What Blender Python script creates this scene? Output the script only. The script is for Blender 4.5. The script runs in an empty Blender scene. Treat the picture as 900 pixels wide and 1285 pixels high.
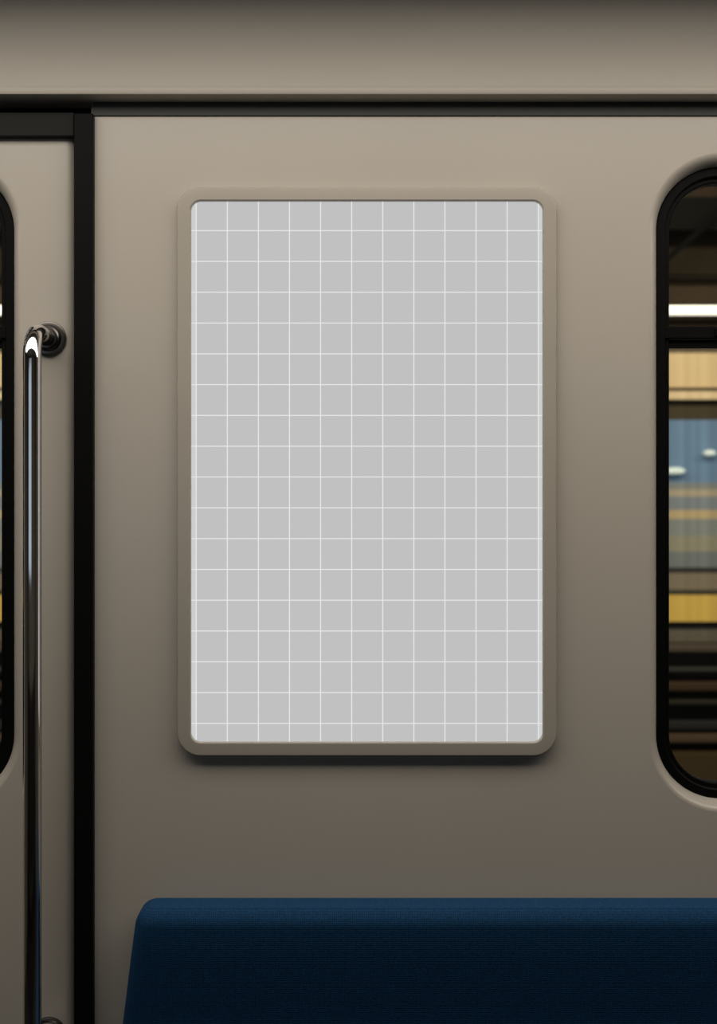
import bpy, bmesh, math
from mathutils import Vector, Matrix
S = 0.00125          # metres per photo pixel on the wall plane
D = 2.2              # camera distance to the wall plane
EYE = 1.6
sc = bpy.context.scene
col = sc.collection

def W(px, py, d=0.0):
    k = (D + d) / D
    return Vector(((px - 450) * S * k, d, EYE + (642.5 - py) * S * k))
def WX(px, d=0.0): return W(px, 0, d).x
def WZ(py, d=0.0): return W(0, py, d).z

# ------------------------------------------------------------------ camera, world, lights
cd = bpy.data.cameras.new('camera'); cam = bpy.data.objects.new('camera', cd); col.objects.link(cam)
cam.location = (0, -D, EYE); cam.rotation_euler = (math.pi/2, 0, 0)
cd.sensor_fit = 'VERTICAL'; cd.sensor_height = 36; cd.lens = 36 * D / (1285 * S)
cd.clip_start = 0.02; cd.clip_end = 200
cd.dof.use_dof = True; cd.dof.focus_distance = D - 0.01; cd.dof.aperture_fstop = 3.4
sc.camera = cam
world = bpy.data.worlds.new('world'); sc.world = world; world.use_nodes = True
bg = world.node_tree.nodes['Background']
bg.inputs[0].default_value = (0.68, 0.80, 0.95, 1); bg.inputs[1].default_value = 0.6
vs = sc.view_settings
vs.view_transform = 'Standard'; vs.look = 'None'; vs.gamma = 1; vs.use_curve_mapping = False; vs.exposure = 0.0

def area(name, loc, rot, sx, sy, power, color):
    l = bpy.data.lights.new(name, 'AREA'); l.shape = 'RECTANGLE'; l.size = sx; l.size_y = sy
    l.energy = power; l.color = color
    o = bpy.data.objects.new(name, l); o.location = loc; o.rotation_euler = rot; col.objects.link(o)
    return o
LAMP_Y, LAMP_Z = -0.56, 2.39
area('cabin_lamp', (0.5, LAMP_Y, LAMP_Z), (0, 0, 0), 5.0, 0.60, 35.5, (1.0, 0.93, 0.83))
area('station_fill', (1.0, 1.3, 3.25), (math.radians(18), 0, 0), 14, 0.3, 330, (1.0, 0.9, 0.74))  # second light is unseen, added to brighten the station wall

# ------------------------------------------------------------------ materials
def mat(name, color, rough=0.5, metal=0.0, spec=0.5, emit=None, estr=0.0):
    m = bpy.data.materials.new(name); m.use_nodes = True
    b = m.node_tree.nodes['Principled BSDF']
    b.inputs['Base Color'].default_value = (*color, 1); b.inputs['Roughness'].default_value = rough
    b.inputs['Metallic'].default_value = metal; b.inputs['Specular IOR Level'].default_value = spec
    if emit:
        b.inputs['Emission Color'].default_value = (*emit, 1); b.inputs['Emission Strength'].default_value = estr
    return m
def nd(m, t, **kw):
    n = m.node_tree.nodes.new(t)
    for k, v in kw.items(): setattr(n, k, v)
    return n
def lk(m, a, b): m.node_tree.links.new(a, b)
def mottle(m, scale, amount, stretch=(1, 1, 1), bump=0.0, dist=0.001):
    """faint procedural variation of colour and (optionally) surface height"""
    b = m.node_tree.nodes['Principled BSDF']
    tc = nd(m, 'ShaderNodeTexCoord'); mp = nd(m, 'ShaderNodeMapping'); mp.inputs['Scale'].default_value = stretch
    n = nd(m, 'ShaderNodeTexNoise'); n.inputs['Scale'].default_value = scale; n.inputs['Detail'].default_value = 4
    lk(m, tc.outputs['Object'], mp.inputs[0]); lk(m, mp.outputs[0], n.inputs['Vector'])
    c = b.inputs['Base Color'].default_value[:3]
    r = nd(m, 'ShaderNodeValToRGB')
    r.color_ramp.elements[0].position = .3; r.color_ramp.elements[1].position = .7
    r.color_ramp.elements[0].color = (*[x * (1 - amount) for x in c], 1)
    r.color_ramp.elements[1].color = (*[x * (1 + amount) for x in c], 1)
    lk(m, n.outputs['Fac'], r.inputs[0]); lk(m, r.outputs[0], b.inputs['Base Color'])
    if bump:
        bu = nd(m, 'ShaderNodeBump'); bu.inputs['Strength'].default_value = bump; bu.inputs['Distance'].default_value = dist
        lk(m, n.outputs['Fac'], bu.inputs['Height']); lk(m, bu.outputs[0], b.inputs['Normal'])
    return m
M = {}
M['wall'] = mottle(mat('warm_grey_wall_paint', (0.44, 0.40, 0.345), 0.30, spec=0.5), 3.0, 0.02)
M['cove'] = mottle(mat('warm_grey_cove_paint', (0.44, 0.40, 0.345), 0.45, spec=0.3), 3.0, 0.02, (1, 4, 4))
M['frame'] = mottle(mat('warm_grey_frame_paint', (0.37, 0.335, 0.284), 0.30, spec=0.4), 4.0, 0.02)
M['rubber'] = mat('black_rubber', (0.0030, 0.0030, 0.0028), 0.5, spec=0.08)
M['flat_black'] = mat('matt_black', (0.003, 0.003, 0.003), 0.8, spec=0.1)
M['strip'] = mat('dark_grey_strip', (0.018, 0.018, 0.017), 0.6, spec=0.1)
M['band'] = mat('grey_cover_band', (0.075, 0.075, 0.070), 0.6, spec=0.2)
M['chrome'] = mottle(mat('polished_steel', (0.80, 0.78, 0.76), 0.07, 1.0), 40, .04)
M['brushed'] = mottle(mat('brushed_steel', (0.13, 0.12, 0.11), 0.28, 1.0), 60, .08)
M['floor'] = mottle(mat('dark_vinyl_floor', (0.018, 0.018, 0.019), 0.7), 90, .4)
M['ceiling'] = mat('ceiling_paint', (0.30, 0.28, 0.25), 0.6)
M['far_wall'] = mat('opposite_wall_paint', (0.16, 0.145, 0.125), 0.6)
M['housing'] = mat('lamp_housing', (0.25, 0.25, 0.25), 0.5)

# screen: backlit grey sheet printed with a white grid
m = M['screen'] = mat('backlit_grid_sheet', (0.0, 0.0, 0.0), 0.5, spec=0.0)
SCR = -0.005
def grid_axis(sock, start, step, half, lo, hi):
    def math_(op, a, b=None):
        n = nd(m, 'ShaderNodeMath', operation=op)
        for i, v in enumerate((a, b)):
            if v is None: continue
            if isinstance(v, (int, float)): n.inputs[i].default_value = v
            else: lk(m, v, n.inputs[i])
        return n.outputs[0]
    t = math_('DIVIDE', math_('SUBTRACT', sock, start), step)
    f = math_('ABSOLUTE', math_('SUBTRACT', t, math_('ROUND', t)))
    line = math_('LESS_THAN', f, half / abs(step))
    return line, math_
tc = nd(m, 'ShaderNodeTexCoord'); sp = nd(m, 'ShaderNodeSeparateXYZ'); lk(m, tc.outputs['Object'], sp.inputs[0])
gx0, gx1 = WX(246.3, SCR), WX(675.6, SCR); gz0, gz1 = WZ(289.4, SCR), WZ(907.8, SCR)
lx, mt = grid_axis(sp.outputs['X'], gx0, (gx1 - gx0) / 11, 0.65 * S, 0, 0)
lz, _ = grid_axis(sp.outputs['Z'], gz1, (gz0 - gz1) / 16, 0.6 * S, 0, 0)
line = mt('MAXIMUM', lx, lz)
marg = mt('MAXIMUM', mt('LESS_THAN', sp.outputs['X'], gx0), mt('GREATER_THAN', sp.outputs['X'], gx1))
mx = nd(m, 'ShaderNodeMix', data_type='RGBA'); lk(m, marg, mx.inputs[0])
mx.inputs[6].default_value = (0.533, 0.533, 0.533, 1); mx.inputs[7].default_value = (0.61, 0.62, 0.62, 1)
mx2 = nd(m, 'ShaderNodeMix', data_type='RGBA'); lk(m, line, mx2.inputs[0])
lk(m, mx.outputs[2], mx2.inputs[6]); mx2.inputs[7].default_value = (0.80, 0.80, 0.80, 1)
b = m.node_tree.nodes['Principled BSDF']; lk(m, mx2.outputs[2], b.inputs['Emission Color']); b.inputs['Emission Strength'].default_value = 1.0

# glass: clear pane with real reflections
m = M['glass'] = bpy.data.materials.new('window_glass'); m.use_nodes = True
m.node_tree.nodes.clear()
out = nd(m, 'ShaderNodeOutputMaterial'); mi = nd(m, 'ShaderNodeMixShader'); tr = nd(m, 'ShaderNodeBsdfTransparent'); gl = nd(m, 'ShaderNodeBsdfGlossy')
fr = nd(m, 'ShaderNodeFresnel'); fr.inputs[0].default_value = 1.45; gl.inputs['Roughness'].default_value = 0.02
tr.inputs[0].default_value = (0.95, 0.96, 0.95, 1)
lk(m, fr.outputs[0], mi.inputs[0]); lk(m, tr.outputs[0], mi.inputs[1]); lk(m, gl.outputs[0], mi.inputs[2]); lk(m, mi.outputs[0], out.inputs[0])

# woven blue seat cloth
m = M['cloth'] = mat('blue_woven_cloth', (0.010, 0.055, 0.15), 0.85, spec=0.15)
b = m.node_tree.nodes['Principled BSDF']
b.inputs['Sheen Weight'].default_value = 0.06; b.inputs['Sheen Roughness'].default_value = 0.5; b.inputs['Sheen Tint'].default_value = (0.1, 0.35, 0.8, 1)
tc = nd(m, 'ShaderNodeTexCoord'); mp = nd(m, 'ShaderNodeMapping'); lk(m, tc.outputs['Object'], mp.inputs[0])
w1 = nd(m, 'ShaderNodeTexWave', bands_direction='X'); w1.inputs['Scale'].default_value = 105; w1.inputs['Distortion'].default_value = 2.2; w1.inputs['Detail'].default_value = 3; w1.inputs['Detail Scale'].default_value = 2
w2 = nd(m, 'ShaderNodeTexWave', bands_direction='Z'); w2.inputs['Scale'].default_value = 105; w2.inputs['Distortion'].default_value = 2.2; w2.inputs['Detail'].default_value = 3; w2.inputs['Detail Scale'].default_value = 2
no = nd(m, 'ShaderNodeTexNoise'); no.inputs['Scale'].default_value = 260; no.inputs['Detail'].default_value = 3
for w in (w1, w2, no): lk(m, mp.outputs[0], w.inputs['Vector'])
a1 = nd(m, 'ShaderNodeMath', operation='ADD'); a2 = nd(m, 'ShaderNodeMath', operation='ADD')
lk(m, w1.outputs['Fac'], a1.inputs[0]); lk(m, w2.outputs['Fac'], a1.inputs[1]); lk(m, a1.outputs[0], a2.inputs[0]); ns = nd(m, 'ShaderNodeMath', operation='MULTIPLY'); ns.inputs[1].default_value = 3.0; lk(m, no.outputs['Fac'], ns.inputs[0]); lk(m, ns.outputs[0], a2.inputs[1])
dv = nd(m, 'ShaderNodeMath', operation='DIVIDE'); dv.inputs[1].default_value = 5; lk(m, a2.outputs[0], dv.inputs[0])
no.inputs['Detail'].default_value = 6; no.inputs['Roughness'].default_value = .7
r = nd(m, 'ShaderNodeValToRGB'); r.color_ramp.elements[0].position = .3; r.color_ramp.elements[1].position = .7
r.color_ramp.elements[0].color = (0.0016, 0.019, 0.050, 1); r.color_ramp.elements[1].color = (0.009, 0.056, 0.140, 1)
lk(m, dv.outputs[0], r.inputs[0]); lk(m, r.outputs[0], b.inputs['Base Color'])
bu = nd(m, 'ShaderNodeBump'); bu.inputs['Strength'].default_value = 0.6; bu.inputs['Distance'].default_value = 0.0012
lk(m, dv.outputs[0], bu.inputs['Height']); lk(m, bu.outputs[0], b.inputs['Normal'])

# ------------------------------------------------------------------ helpers
def link(name, bm, material, parent=None, smooth=None, kind=None, bevel=None):
    bmesh.ops.recalc_face_normals(bm, faces=bm.faces) if smooth != 'keep' else None
    me = bpy.data.meshes.new(name); bm.to_mesh(me); bm.free()
    me.materials.append(material)
    o = bpy.data.objects.new(name, me); col.objects.link(o)
    if parent: o.parent = parent
    if smooth:
        for p in me.polygons: p.use_smooth = True
        try: me.set_sharp_from_angle(angle=math.radians(35))
        except Exception: pass
        wn = o.modifiers.new('weighted_normal', 'WEIGHTED_NORMAL'); wn.keep_sharp = True
    if bevel:
        bv = o.modifiers.new('bevel', 'BEVEL'); bv.width = bevel; bv.segments = 3; bv.limit_method = 'ANGLE'
    if kind: o['kind'] = kind
    return o
def struct(name, bm, material, **kw): return link(name, bm, material, kind='structure', **kw)
def tag(o, label, cat, group=None, kind=None):
    o['label'] = label; o['category'] = cat
    if group: o['group'] = group
    if kind: o['kind'] = kind
    return o
def empty(name, loc):
    o = bpy.data.objects.new(name, None); o.location = loc; col.objects.link(o); o.empty_display_size = .05
    return o
def box(bm, x0, x1, y0, y1, z0, z1):
    r = bmesh.ops.create_cube(bm, size=1.0)
    for v in r['verts']:
        v.co = Vector(((x0 + x1) / 2 + v.co.x * (x1 - x0), (y0 + y1) / 2 + v.co.y * (y1 - y0), (z0 + z1) / 2 + v.co.z * (z1 - z0)))
    return r['verts']
def bx(*a):
    bm = bmesh.new(); box(bm, *a); return bm
def rr(x0, x1, z0, z1, r, n=20):
    pts = []
    for cx, cz, a0 in ((x1 - r, z1 - r, 0), (x0 + r, z1 - r, 90), (x0 + r, z0 + r, 180), (x1 - r, z0 + r, 270)):
        for i in range(n + 1):
            a = math.radians(a0 + 90 * i / n); pts.append((cx + r * math.cos(a), cz + r * math.sin(a)))
    return pts
def loft(bm, x0, x1, z0, z1, r, prof, close=False):
    """sweep profile (inset, y) around a rounded rectangle"""
    loops = []
    for ins, y in prof:
        pts = rr(x0 + ins, x1 - ins, z0 + ins, z1 - ins, max(r - ins, .002))
        loops.append([bm.verts.new((p[0], y, p[1])) for p in pts])
    pairs = list(zip(loops, loops[1:])) + ([(loops[-1], loops[0])] if close else [])
    for A, B in pairs:
        n = len(A)
        for i in range(n): bm.faces.new((A[i], A[(i + 1) % n], B[(i + 1) % n], B[i]))
    return loops
def extrude_x(profile, x0, x1):
    """closed (y,z) profile extruded along x"""
    bm = bmesh.new()
    A = [bm.verts.new((x0, y, z)) for y, z in profile]; B = [bm.verts.new((x1, y, z)) for y, z in profile]
    n = len(A)
    for i in range(n): bm.faces.new((A[i], A[(i + 1) % n], B[(i + 1) % n], B[i]))
    bm.faces.new(A); bm.faces.new(B[::-1])
    return bm
def tube(bm, pts, rad, seg=40, caps=True):
    rings = []
    up = Vector((1, 0, 0))
    for i, p in enumerate(pts):
        t = (pts[min(i + 1, len(pts) - 1)] - pts[max(i - 1, 0)]).normalized()
        u = up.cross(t).normalized() if abs(up.dot(t)) < .99 else Vector((0, 1, 0)); v = up - up.dot(t) * t; v.normalize()
        rings.append([bm.verts.new(p + rad * (math.cos(2*math.pi*k/seg) * v + math.sin(2*math.pi*k/seg) * u)) for k in range(seg)])
    for A, B in zip(rings, rings[1:]):
        for k in range(seg): bm.faces.new((A[k], A[(k+1) % seg], B[(k+1) % seg], B[k]))
    if caps: bm.faces.new(rings[0]); bm.faces.new(rings[-1][::-1])
def lathe_y(c, prof, seg=56):
    """profile (radius, y) spun about the y axis through c"""
    bm = bmesh.new(); rings = []
    for r_, y in prof:
        rings.append([bm.verts.new((c.x + r_*math.cos(2*math.pi*k/seg), y, c.z + r_*math.sin(2*math.pi*k/seg))) for k in range(seg)])
    for A, B in zip(rings, rings[1:]):
        for k in range(seg): bm.faces.new((A[k], A[(k+1) % seg], B[(k+1) % seg], B[k]))
    bm.faces.new(rings[0]); bm.faces.new(rings[-1])
    return bm

REVEAL = [(.0175 * math.sin(math.pi / 2 * i / 10), .032 * (1 - math.cos(math.pi / 2 * i / 10))) for i in range(11)]
def panel(name, X0, X1, Z0, Z1, y0, th, win, roll=0.0):
    """moulded sheet panel with one rounded window opening (win = outer edge of the opening); roll rounds the right edge back"""
    bm = bmesh.new()
    loops = loft(bm, *win, [(a, y0 + b) for a, b in REVEAL] + [(REVEAL[-1][0], y0 + th)])
    XF = X1 - roll
    outer = [bm.verts.new((x, y0, z)) for x, z in ((X0, Z0), (XF, Z0), (XF, Z1), (X0, Z1))]
    back = [bm.verts.new((x, y0 + th, z)) for x, z in ((X0, Z0), (X1, Z0), (X1, Z1), (X0, Z1))]
    for i in (0, 2, 3):
        bm.faces.new((outer[i], outer[(i+1) % 4], back[(i+1) % 4], back[i]))
    lo, hi = outer[1], outer[2]
    if roll:
        for k in range(1, 9):
            a = math.pi / 2 * k / 8
            l2, h2 = [bm.verts.new((XF + roll * math.sin(a), y0 + roll * 1.1 * (1 - math.cos(a)), z)) for z in (Z0, Z1)]
            bm.faces.new((lo, hi, h2, l2)); lo, hi = l2, h2
    bm.faces.new((lo, hi, back[2], back[1]))
    for loop, rim in ((loops[0], outer), (loops[-1], back)):
        es = [bm.edges.get((loop[i], loop[(i+1) % len(loop)])) for i in range(len(loop))]
        es += [e for e in (bm.edges.get((rim[i], rim[(i+1) % 4])) for i in range(4)) if e]
        bmesh.ops.triangle_fill(bm, edges=es, use_beauty=True)
    return struct(name, bm, M['wall'], smooth=True)

# ------------------------------------------------------------------ interior shell
X_L, X_R = -3.2, 3.2
WALL_L = WX(115)
# window openings (outer edge of the moulded lip)
WT = WZ(191); WB = WZ(1020)
w1 = (WX(814), WX(814) + 0.98, WB, WT, 0.118)
w2 = (WX(25) - 0.52, WX(25), WB, WT, 0.118)
TOPZ = WZ(131)
panel('wall_back', WALL_L, X_R, 0, TOPZ + .02, 0.0, 0.075, w1)
door = panel('door_1', X_L, WX(94), 0.02, WZ(160), 0.010, 0.045, w2, roll=.017)
struct('wall_left', bx(X_L - .05, X_L, -2.8, .075, 0, 2.6), M['far_wall'])
struct('wall_right', bx(X_R, X_R + .05, -2.8, .075, 0, 2.6), M['far_wall'])
struct('floor', bx(X_L, X_R, -2.8, .075, -.05, 0), M['floor'])
struct('ceiling', bx(X_L, X_R, -2.8, -.30, 2.52, 2.57), M['ceiling'])

def win(n, op, y0, divider=True):
    """rubber seal, pane and sliding-sash bar of one window; op is the lip's outer edge, y0 the depth where the lip ends"""
    x0, x1, z0, z1, r = op; ins = .0175
    a = (x0 + ins, x1 - ins, z0 + ins, z1 - ins, r - ins)
    bm = bmesh.new()
    loft(bm, *a, [(0, y0 + .012), (0, y0 - .002), (.0015, y0 - .004), (.013, y0 - .004), (.015, y0 - .002), (.0155, y0 + .003),
                  (.021, y0 + .003), (.0225, y0 + .005), (.023, y0 + .018), (.023, y0 + .028), (0.0, y0 + .028)], close=True)
    g = struct('window_%d' % n, bm, M['rubber'], smooth=True)
    bm = bmesh.new()
    L = loft(bm, *a, [(.021, y0 + .019), (.021, y0 + .024)]); bm.faces.new(L[0]); bm.faces.new(L[1][::-1])
    p = link('pane', bm, M['glass'], g)
    if divider:
        bm = bmesh.new(); d = y0 + .004
        box(bm, a[0] + .012, a[1] - .012, y0 - .002, y0 + .016, WZ(425, d), WZ(410, d))
        link('sash_bar', bm, M['rubber'], g, bevel=.0012)
        bm = bmesh.new(); box(bm, a[0] + .02, a[1] - .02, y0 + .007, y0 + .020, WZ(436, d), WZ(426, d))
        link('sash_shadow', bm, M['flat_black'], g, bevel=.001)  # black bar standing in for the shadow line below the sash bar
        bm = bmesh.new(); xx = a[0] + .094; box(bm, xx, xx + .03, y0 - .006, y0 + .0, WZ(423, d), WZ(412, d))
        link('latch', bm, M['rubber'], g, bevel=.002)
    return g
win(1, w1, .030)
win(2, w2, .040)

# black door post
z1 = WZ(141.5, -.016)
bm = bx(WX(92.5, -.016), WX(116.5, -.016), -.016, .06, 0, z1)
struct('trim_1', bm, M['rubber'], bevel=.0022)
# dark strips between the cove and the panels
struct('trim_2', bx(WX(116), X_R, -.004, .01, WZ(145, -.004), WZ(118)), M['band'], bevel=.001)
struct('trim_3', bx(X_L, WX(92.5, -.006), -.006, .06, WZ(170.5, -.006), WZ(141, -.006)), M['strip'], bevel=.0015)
struct('trim_4', bx(X_L, WX(116), .03, .07, WZ(145), TOPZ + .1), M['flat_black'])  # black backing standing in for the shaded gap above the door header
# overhead cove: overhangs the wall and curves into the ceiling
zb = WZ(118.5, -.044)
prof = [(.07, zb), (-.040, zb), (-.0428, zb + .0012), (-.044, zb + .004), (-.0441, zb + .0085), (-.0437, zb + .0098), (-.0440, zb + .0112)]
R0 = .30
for i in range(0, 25):
    a = math.radians(68) * i / 24
    prof.append((-.0442 - R0 * (1 - math.cos(a)), zb + .0135 + R0 * math.sin(a)))
ye, ze = prof[-1]
prof += [(ye - .05, 2.60), (.07, 2.60)]
struct('trim_5', extrude_x(prof, X_L, X_R), M['cove'], smooth=True)

# opposite side of the carriage, unseen; opening added and sized for rail reflections
yo = -2.8
struct('wall_front', bx(X_L, X_R, yo - .05, yo, 0, 1.38), M['far_wall'])
struct('wall_front', bx(X_L, X_R, yo - .05, yo, 2.12, 2.6), M['far_wall'])
for a, b_ in ((-3.2, -2.1), (-.32, 3.2)):
    struct('wall_front', bx(a, b_, yo - .05, yo, 1.38, 2.12), M['far_wall'])

# unseen bench added behind the camera to darken the rail's reflection
ob = empty('reflection_bench', (0, yo + .3, 0))
tag(ob, 'unseen dark grey bench added on the opposite side for rail reflections', 'bench seat')
for nm, a in (('backrest', (-2.6, 2.4, yo + .004, yo + .10, .46, 1.0)), ('seat_cushion', (-2.6, 2.4, yo + .004, yo + .50, .36, .47)), ('bench_base', (-2.55, 2.35, yo + .006, yo + .42, 0, .36))):
    bm = bx(*a)
    if nm != 'bench_base': bmesh.ops.bevel(bm, geom=list(bm.edges), offset=.03, segments=4, profile=.55, affect='EDGES')
    o = link(nm, bm, M['strip'], smooth=(nm != 'bench_base'))
    o.parent = ob; o.matrix_parent_inverse = Matrix.Translation(-ob.location)

# ceiling lamp housing
o = link('ceiling_lamp', bx(-2.1, 3.1, LAMP_Y - .33, LAMP_Y + .315, LAMP_Z + .004, 2.52), M['housing'], bevel=.004)
tag(o, 'long ceiling lamp running along the carriage above the wall', 'lamp')

# ------------------------------------------------------------------ advertising panel
root = empty('advertising_panel', W(460.5, 949))
tag(root, 'backlit advertising panel with pale grey grid sheet in rounded warm grey frame', 'advertising panel')
inv = Matrix.Translation(-root.location)
def child(o, r):
    o.parent = r; o.matrix_parent_inverse = Matrix.Translation(-r.location); return o
fy = -.013
bm = bmesh.new()
loft(bm, WX(222, fy), WX(699, fy), WZ(949, fy), WZ(234.3, fy), .037,
     [(0, -.0002), (0, fy + .0026), (.0007, fy + .0010), (.0024, fy), (.0200, fy), (.0216, fy + .0016),
      (.0218, SCR - .001), (.0218, SCR + .004), (.010, -.0002)], close=True)
child(link('frame', bm, M['frame'], smooth=True), root)
bm = bmesh.new()
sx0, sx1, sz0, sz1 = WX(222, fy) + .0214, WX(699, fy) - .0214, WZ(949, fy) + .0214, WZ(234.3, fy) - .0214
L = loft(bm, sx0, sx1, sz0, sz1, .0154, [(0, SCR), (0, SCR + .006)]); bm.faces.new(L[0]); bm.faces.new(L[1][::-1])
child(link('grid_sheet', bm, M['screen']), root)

# ------------------------------------------------------------------ grab rail on the door
dy = .010
m0 = W(61.5, 425.5, dy); m1 = W(61.5, 1298, dy)
rail = empty('grab_rail', (m0.x, dy, m1.z))
tag(rail, 'vertical polished steel grab rail mounted on the door beside the black post', 'grab rail')
rad = .0136; out_y = -.104; br = .044
pts = [Vector((m0.x, dy - .002, m0.z)), Vector((m0.x, out_y + br, m0.z))]
for i in range(1, 17):
    a = math.pi / 2 * i / 16; pts.append(Vector((m0.x, out_y + br - br * math.sin(a), m0.z - br + br * math.cos(a))))
for i in range(17):
    a = math.pi / 2 * i / 16; pts.append(Vector((m0.x, out_y + br - br * math.cos(a), m1.z + br - br * math.sin(a))))
pts.append(Vector((m0.x, dy - .002, m1.z)))
bm = bmesh.new(); tube(bm, pts, rad, 48); child(link('rail', bm, M['chrome'], smooth=True), rail)
for c in (m0, m1):
    f = child(link('flange', lathe_y(c, [(.0278, dy + .001), (.0278, dy - .003), (.0270, dy - .0048), (.0248, dy - .0056), (.0205, dy - .0060), (.0195, dy - .0075), (.012, dy - .0075)]), M['brushed'], smooth=True), rail)
    s = link('collar', lathe_y(c, [(.0195, dy - .006), (.0195, dy - .010), (.0185, dy - .0125), (.0162, dy - .014), (.0155, dy - .018), (.0130, dy - .0185)]), M['brushed'], smooth=True)
    s.parent = f

# ------------------------------------------------------------------ blue bench seat
bench = empty('bench_seat', (1.0, -.25, 0))
tag(bench, 'blue cloth bench seat with padded backrest against the wall below the panel', 'bench seat')
SL = WX(175.5, -.05); SR = 2.45; ZT = WZ(1121.5) ; ZB0 = .50
bm = bmesh.new()
box(bm, SL, SR, -.092, -.003, ZB0, ZT)
bmesh.ops.subdivide_edges(bm, edges=[e for e in bm.edges if abs((e.verts[0].co - e.verts[1].co).z) > .3], cuts=6)
vert_edges = [e for e in bm.edges if e.is_boundary is False and len(e.link_faces) == 2 and e.calc_face_angle(0) > .5]
bmesh.ops.bevel(bm, geom=vert_edges, offset=.026, segments=8, profile=.55, affect='EDGES', clamp_overlap=True)
for v in bm.verts:
    h = ZT - v.co.z
    f = min(1, max(0, -v.co.y / .088))
    v.co.y -= f * (.006 * math.sin(min(1, h / .12) * math.pi) - h * .06)
    if v.co.x < SL + .4: v.co.x -= h * .135
child(link('backrest', bm, M['cloth'], smooth=True), bench)
bm = bmesh.new(); box(bm, SL - .06, SR, -.56, -.008, .38, .49)
bmesh.ops.bevel(bm, geom=list(bm.edges), offset=.035, segments=6, profile=.55, affect='EDGES')
child(link('seat_cushion', bm, M['cloth'], smooth=True), bench)
child(link('bench_base', bx(SL - .02, SR - .04, -.48, -.006, .0, .385), M['strip'], bevel=.01), bench)

# ------------------------------------------------------------------ outside: station seen through the windows
T = 3.0   # depth of the station wall
PX0, PX1 = -9, 9
def tint(name, c, rough=.7, ripple=.0, **k):
    m = mat(name, c, rough, spec=0.1, **k)
    if ripple: mottle(m, 1.6, ripple, (14, 0.03, 0.03))
    return m
sw = empty('station_wall', (0, T, -1)); sw['kind'] = 'structure'
def band(name, y0, y1, c, proud=0.0, ripple=.12, rough=.7):
    d = T - proud
    o = link(name, bx(PX0, PX1, d, T + .3, WZ(y1, d), WZ(y0, d)), tint(name + '_paint', c, rough, ripple)); child(o, sw); return o
band('cornice', 437, 443, (.08, .06, .035))
band('upper_panel', 443, 486, (.50, .375, .20))
band('dark_joint', 486, 491, (.05, .04, .025))
band('moulding', 491, 501, (.55, .42, .24), .03)
band('recess_panel', 501, 527, (.045, .034, .018))
band('blue_panel', 527, 606, (.11, .18, .27), ripple=.22)
band('grey_panel', 606, 614, (.17, .18, .17), ripple=.2)
band('tan_stripe', 614, 623, (.30, .26, .18), ripple=.2)
band('grey_panel', 623, 640, (.16, .18, .19), ripple=.2)
band('tan_stripe', 640, 651, (.36, .28, .15), ripple=.2)
band('grey_panel', 651, 672, (.17, .185, .17), ripple=.2)
band('olive_panel', 672, 692, (.21, .20, .14), ripple=.2)
band('grey_panel', 692, 712, (.13, .145, .14), ripple=.2)
band('dark_joint', 712, 719, (.022, .022, .020))
band('taupe_panel', 719, 740, (.16, .13, .09))
band('dark_joint', 740, 747, (.03, .03, .022))
band('yellow_stripe', 747, 780, (.50, .33, .07), .02)
band('dark_joint', 780, 790, (.015, .014, .012))
band('taupe_panel', 790, 806, (.09, .078, .055))
band('lower_wall', 806, 1100, (.006, .006, .004))
# cable ducts fixed along the lower wall
duct = None
for i, (py, hh, c) in enumerate(((814, 5, (.055, .042, .029)), (841, 3, (.022, .021, .017)), (862, 6, (.032, .020, .009)), (882, 3.5, (.015, .014, .008)),
                                 (911, 6, (.013, .0125, .011)), (927, 6, (.050, .034, .018)))):
    d = T - .05
    bm = bx(PX0, PX1, d, T - .001, WZ(py + hh, d), WZ(py - hh, d))
    o = link('cable_duct', bm, tint('cable_duct_paint', c, .6), bevel=.008)
    words = ['grey-brown duct, topmost', 'thin grey duct, second from top', 'rusty brown duct, third from top', 'thin olive duct, fourth from top',
             'dark grey duct, fifth from top', 'light brown duct, lowest'][i]
    tag(o, words + ' on the dark wall beneath the yellow stripe', 'duct', 'cable ducts on the station wall')
struct('station_plinth', bx(PX0, PX1, T - .12, T - .001, WZ(985, T - .12), WZ(948, T - .12)), tint('plinth_paint', (.035, .023, .009)))
# round lamps on the blue panel
for i, (px, py, a_, b_) in enumerate(((848, 591, 13, 4.6), (892, 568.5, 7.5, 4.0))):
    d = T - .03; c = W(px, py, d); bm = bmesh.new(); seg = 32; rings = []
    for s_, yy in ((1, 0.03), (1, .008), (.85, .001), (.5, -.003)):
        rings.append([bm.verts.new((c.x + a_*S*2.36*s_*math.cos(2*math.pi*k/seg), d + yy, c.z + b_*S*2.36*s_*math.sin(2*math.pi*k/seg))) for k in range(seg)])
    for A, B in zip(rings, rings[1:]):
        for k in range(seg): bm.faces.new((A[k], A[(k+1) % seg], B[(k+1) % seg], B[k]))
    bm.faces.new(rings[0]); bm.faces.new(rings[-1])
    o = link('oval_lamp', bm, mat('oval_lamp_glow', (.5, .55, .5), .5, emit=(.55, .66, .58), estr=.35), smooth=True)
    tag(o, ['wide oval lamp glowing on the blue station panel next to the window seal', 'small oval lamp glowing on the blue station panel by the right picture edge'][i], 'lamp', 'oval lamps on the blue station panel')
sw = empty('station_canopy', (0, T, 2.4)); sw['kind'] = 'structure'
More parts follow.
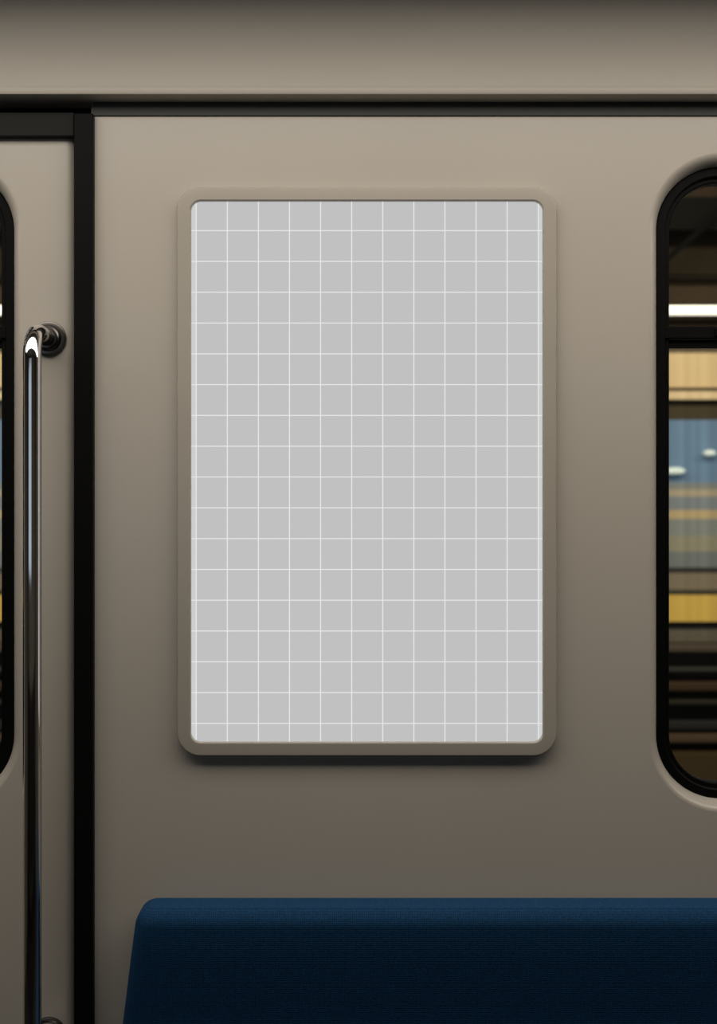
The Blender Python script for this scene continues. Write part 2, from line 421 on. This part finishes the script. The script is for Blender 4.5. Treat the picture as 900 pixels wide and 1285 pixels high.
# canopy with beams, lamp and brace
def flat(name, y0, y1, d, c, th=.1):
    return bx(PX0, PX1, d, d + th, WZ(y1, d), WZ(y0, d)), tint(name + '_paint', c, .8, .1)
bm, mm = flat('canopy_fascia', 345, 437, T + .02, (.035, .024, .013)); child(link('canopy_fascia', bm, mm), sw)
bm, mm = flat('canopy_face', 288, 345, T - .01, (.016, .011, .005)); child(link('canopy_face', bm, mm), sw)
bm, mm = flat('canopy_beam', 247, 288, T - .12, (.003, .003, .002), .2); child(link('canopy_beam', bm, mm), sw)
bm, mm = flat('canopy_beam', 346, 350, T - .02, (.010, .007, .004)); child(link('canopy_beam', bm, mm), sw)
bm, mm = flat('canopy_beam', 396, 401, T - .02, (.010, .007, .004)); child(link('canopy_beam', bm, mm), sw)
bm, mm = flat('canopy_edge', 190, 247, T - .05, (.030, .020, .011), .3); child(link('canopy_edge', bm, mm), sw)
struct('station_ceiling', bx(PX0, PX1, .12, T + .3, 3.3, 3.4), M['flat_black'])
struct('station_ground', bx(PX0, PX1, .12, T + .3, -1.1, -1.0), M['flat_black'])
d = T - .14
bm = bmesh.new(); box(bm, PX0, PX1, d, d + .05, WZ(393.2, d), WZ(383.3, d))
o = link('tube_lamp', bm, mat('tube_lamp_glow', (.8, .8, .7), .4, emit=(1.0, .93, .78), estr=1.6), bevel=.008)
tag(o, 'long glowing white tube lamp on the station wall beyond the windows', 'lamp')
# diagonal brace
d = T - .16
a, b2 = W(815, 345, d), W(960, 217, d); n = (b2 - a).normalized(); q = Vector((-n.z, 0, n.x)) * .010
bm = bmesh.new(); vs_ = []
for yy in (0, .05):
    vs_.append([bm.verts.new(v + Vector((0, yy, 0))) for v in (a + q, b2 + q, b2 - q, a - q)])
bm.faces.new(vs_[0]); bm.faces.new(vs_[1][::-1])
for i in range(4): bm.faces.new((vs_[0][i], vs_[0][(i+1) % 4], vs_[1][(i+1) % 4], vs_[1][i]))
o = link('diagonal_brace', bm, tint('brace_paint', (.002, .002, .0015), .9))
tag(o, 'thin dark diagonal steel brace under the station canopy, seen through the right window', 'brace')
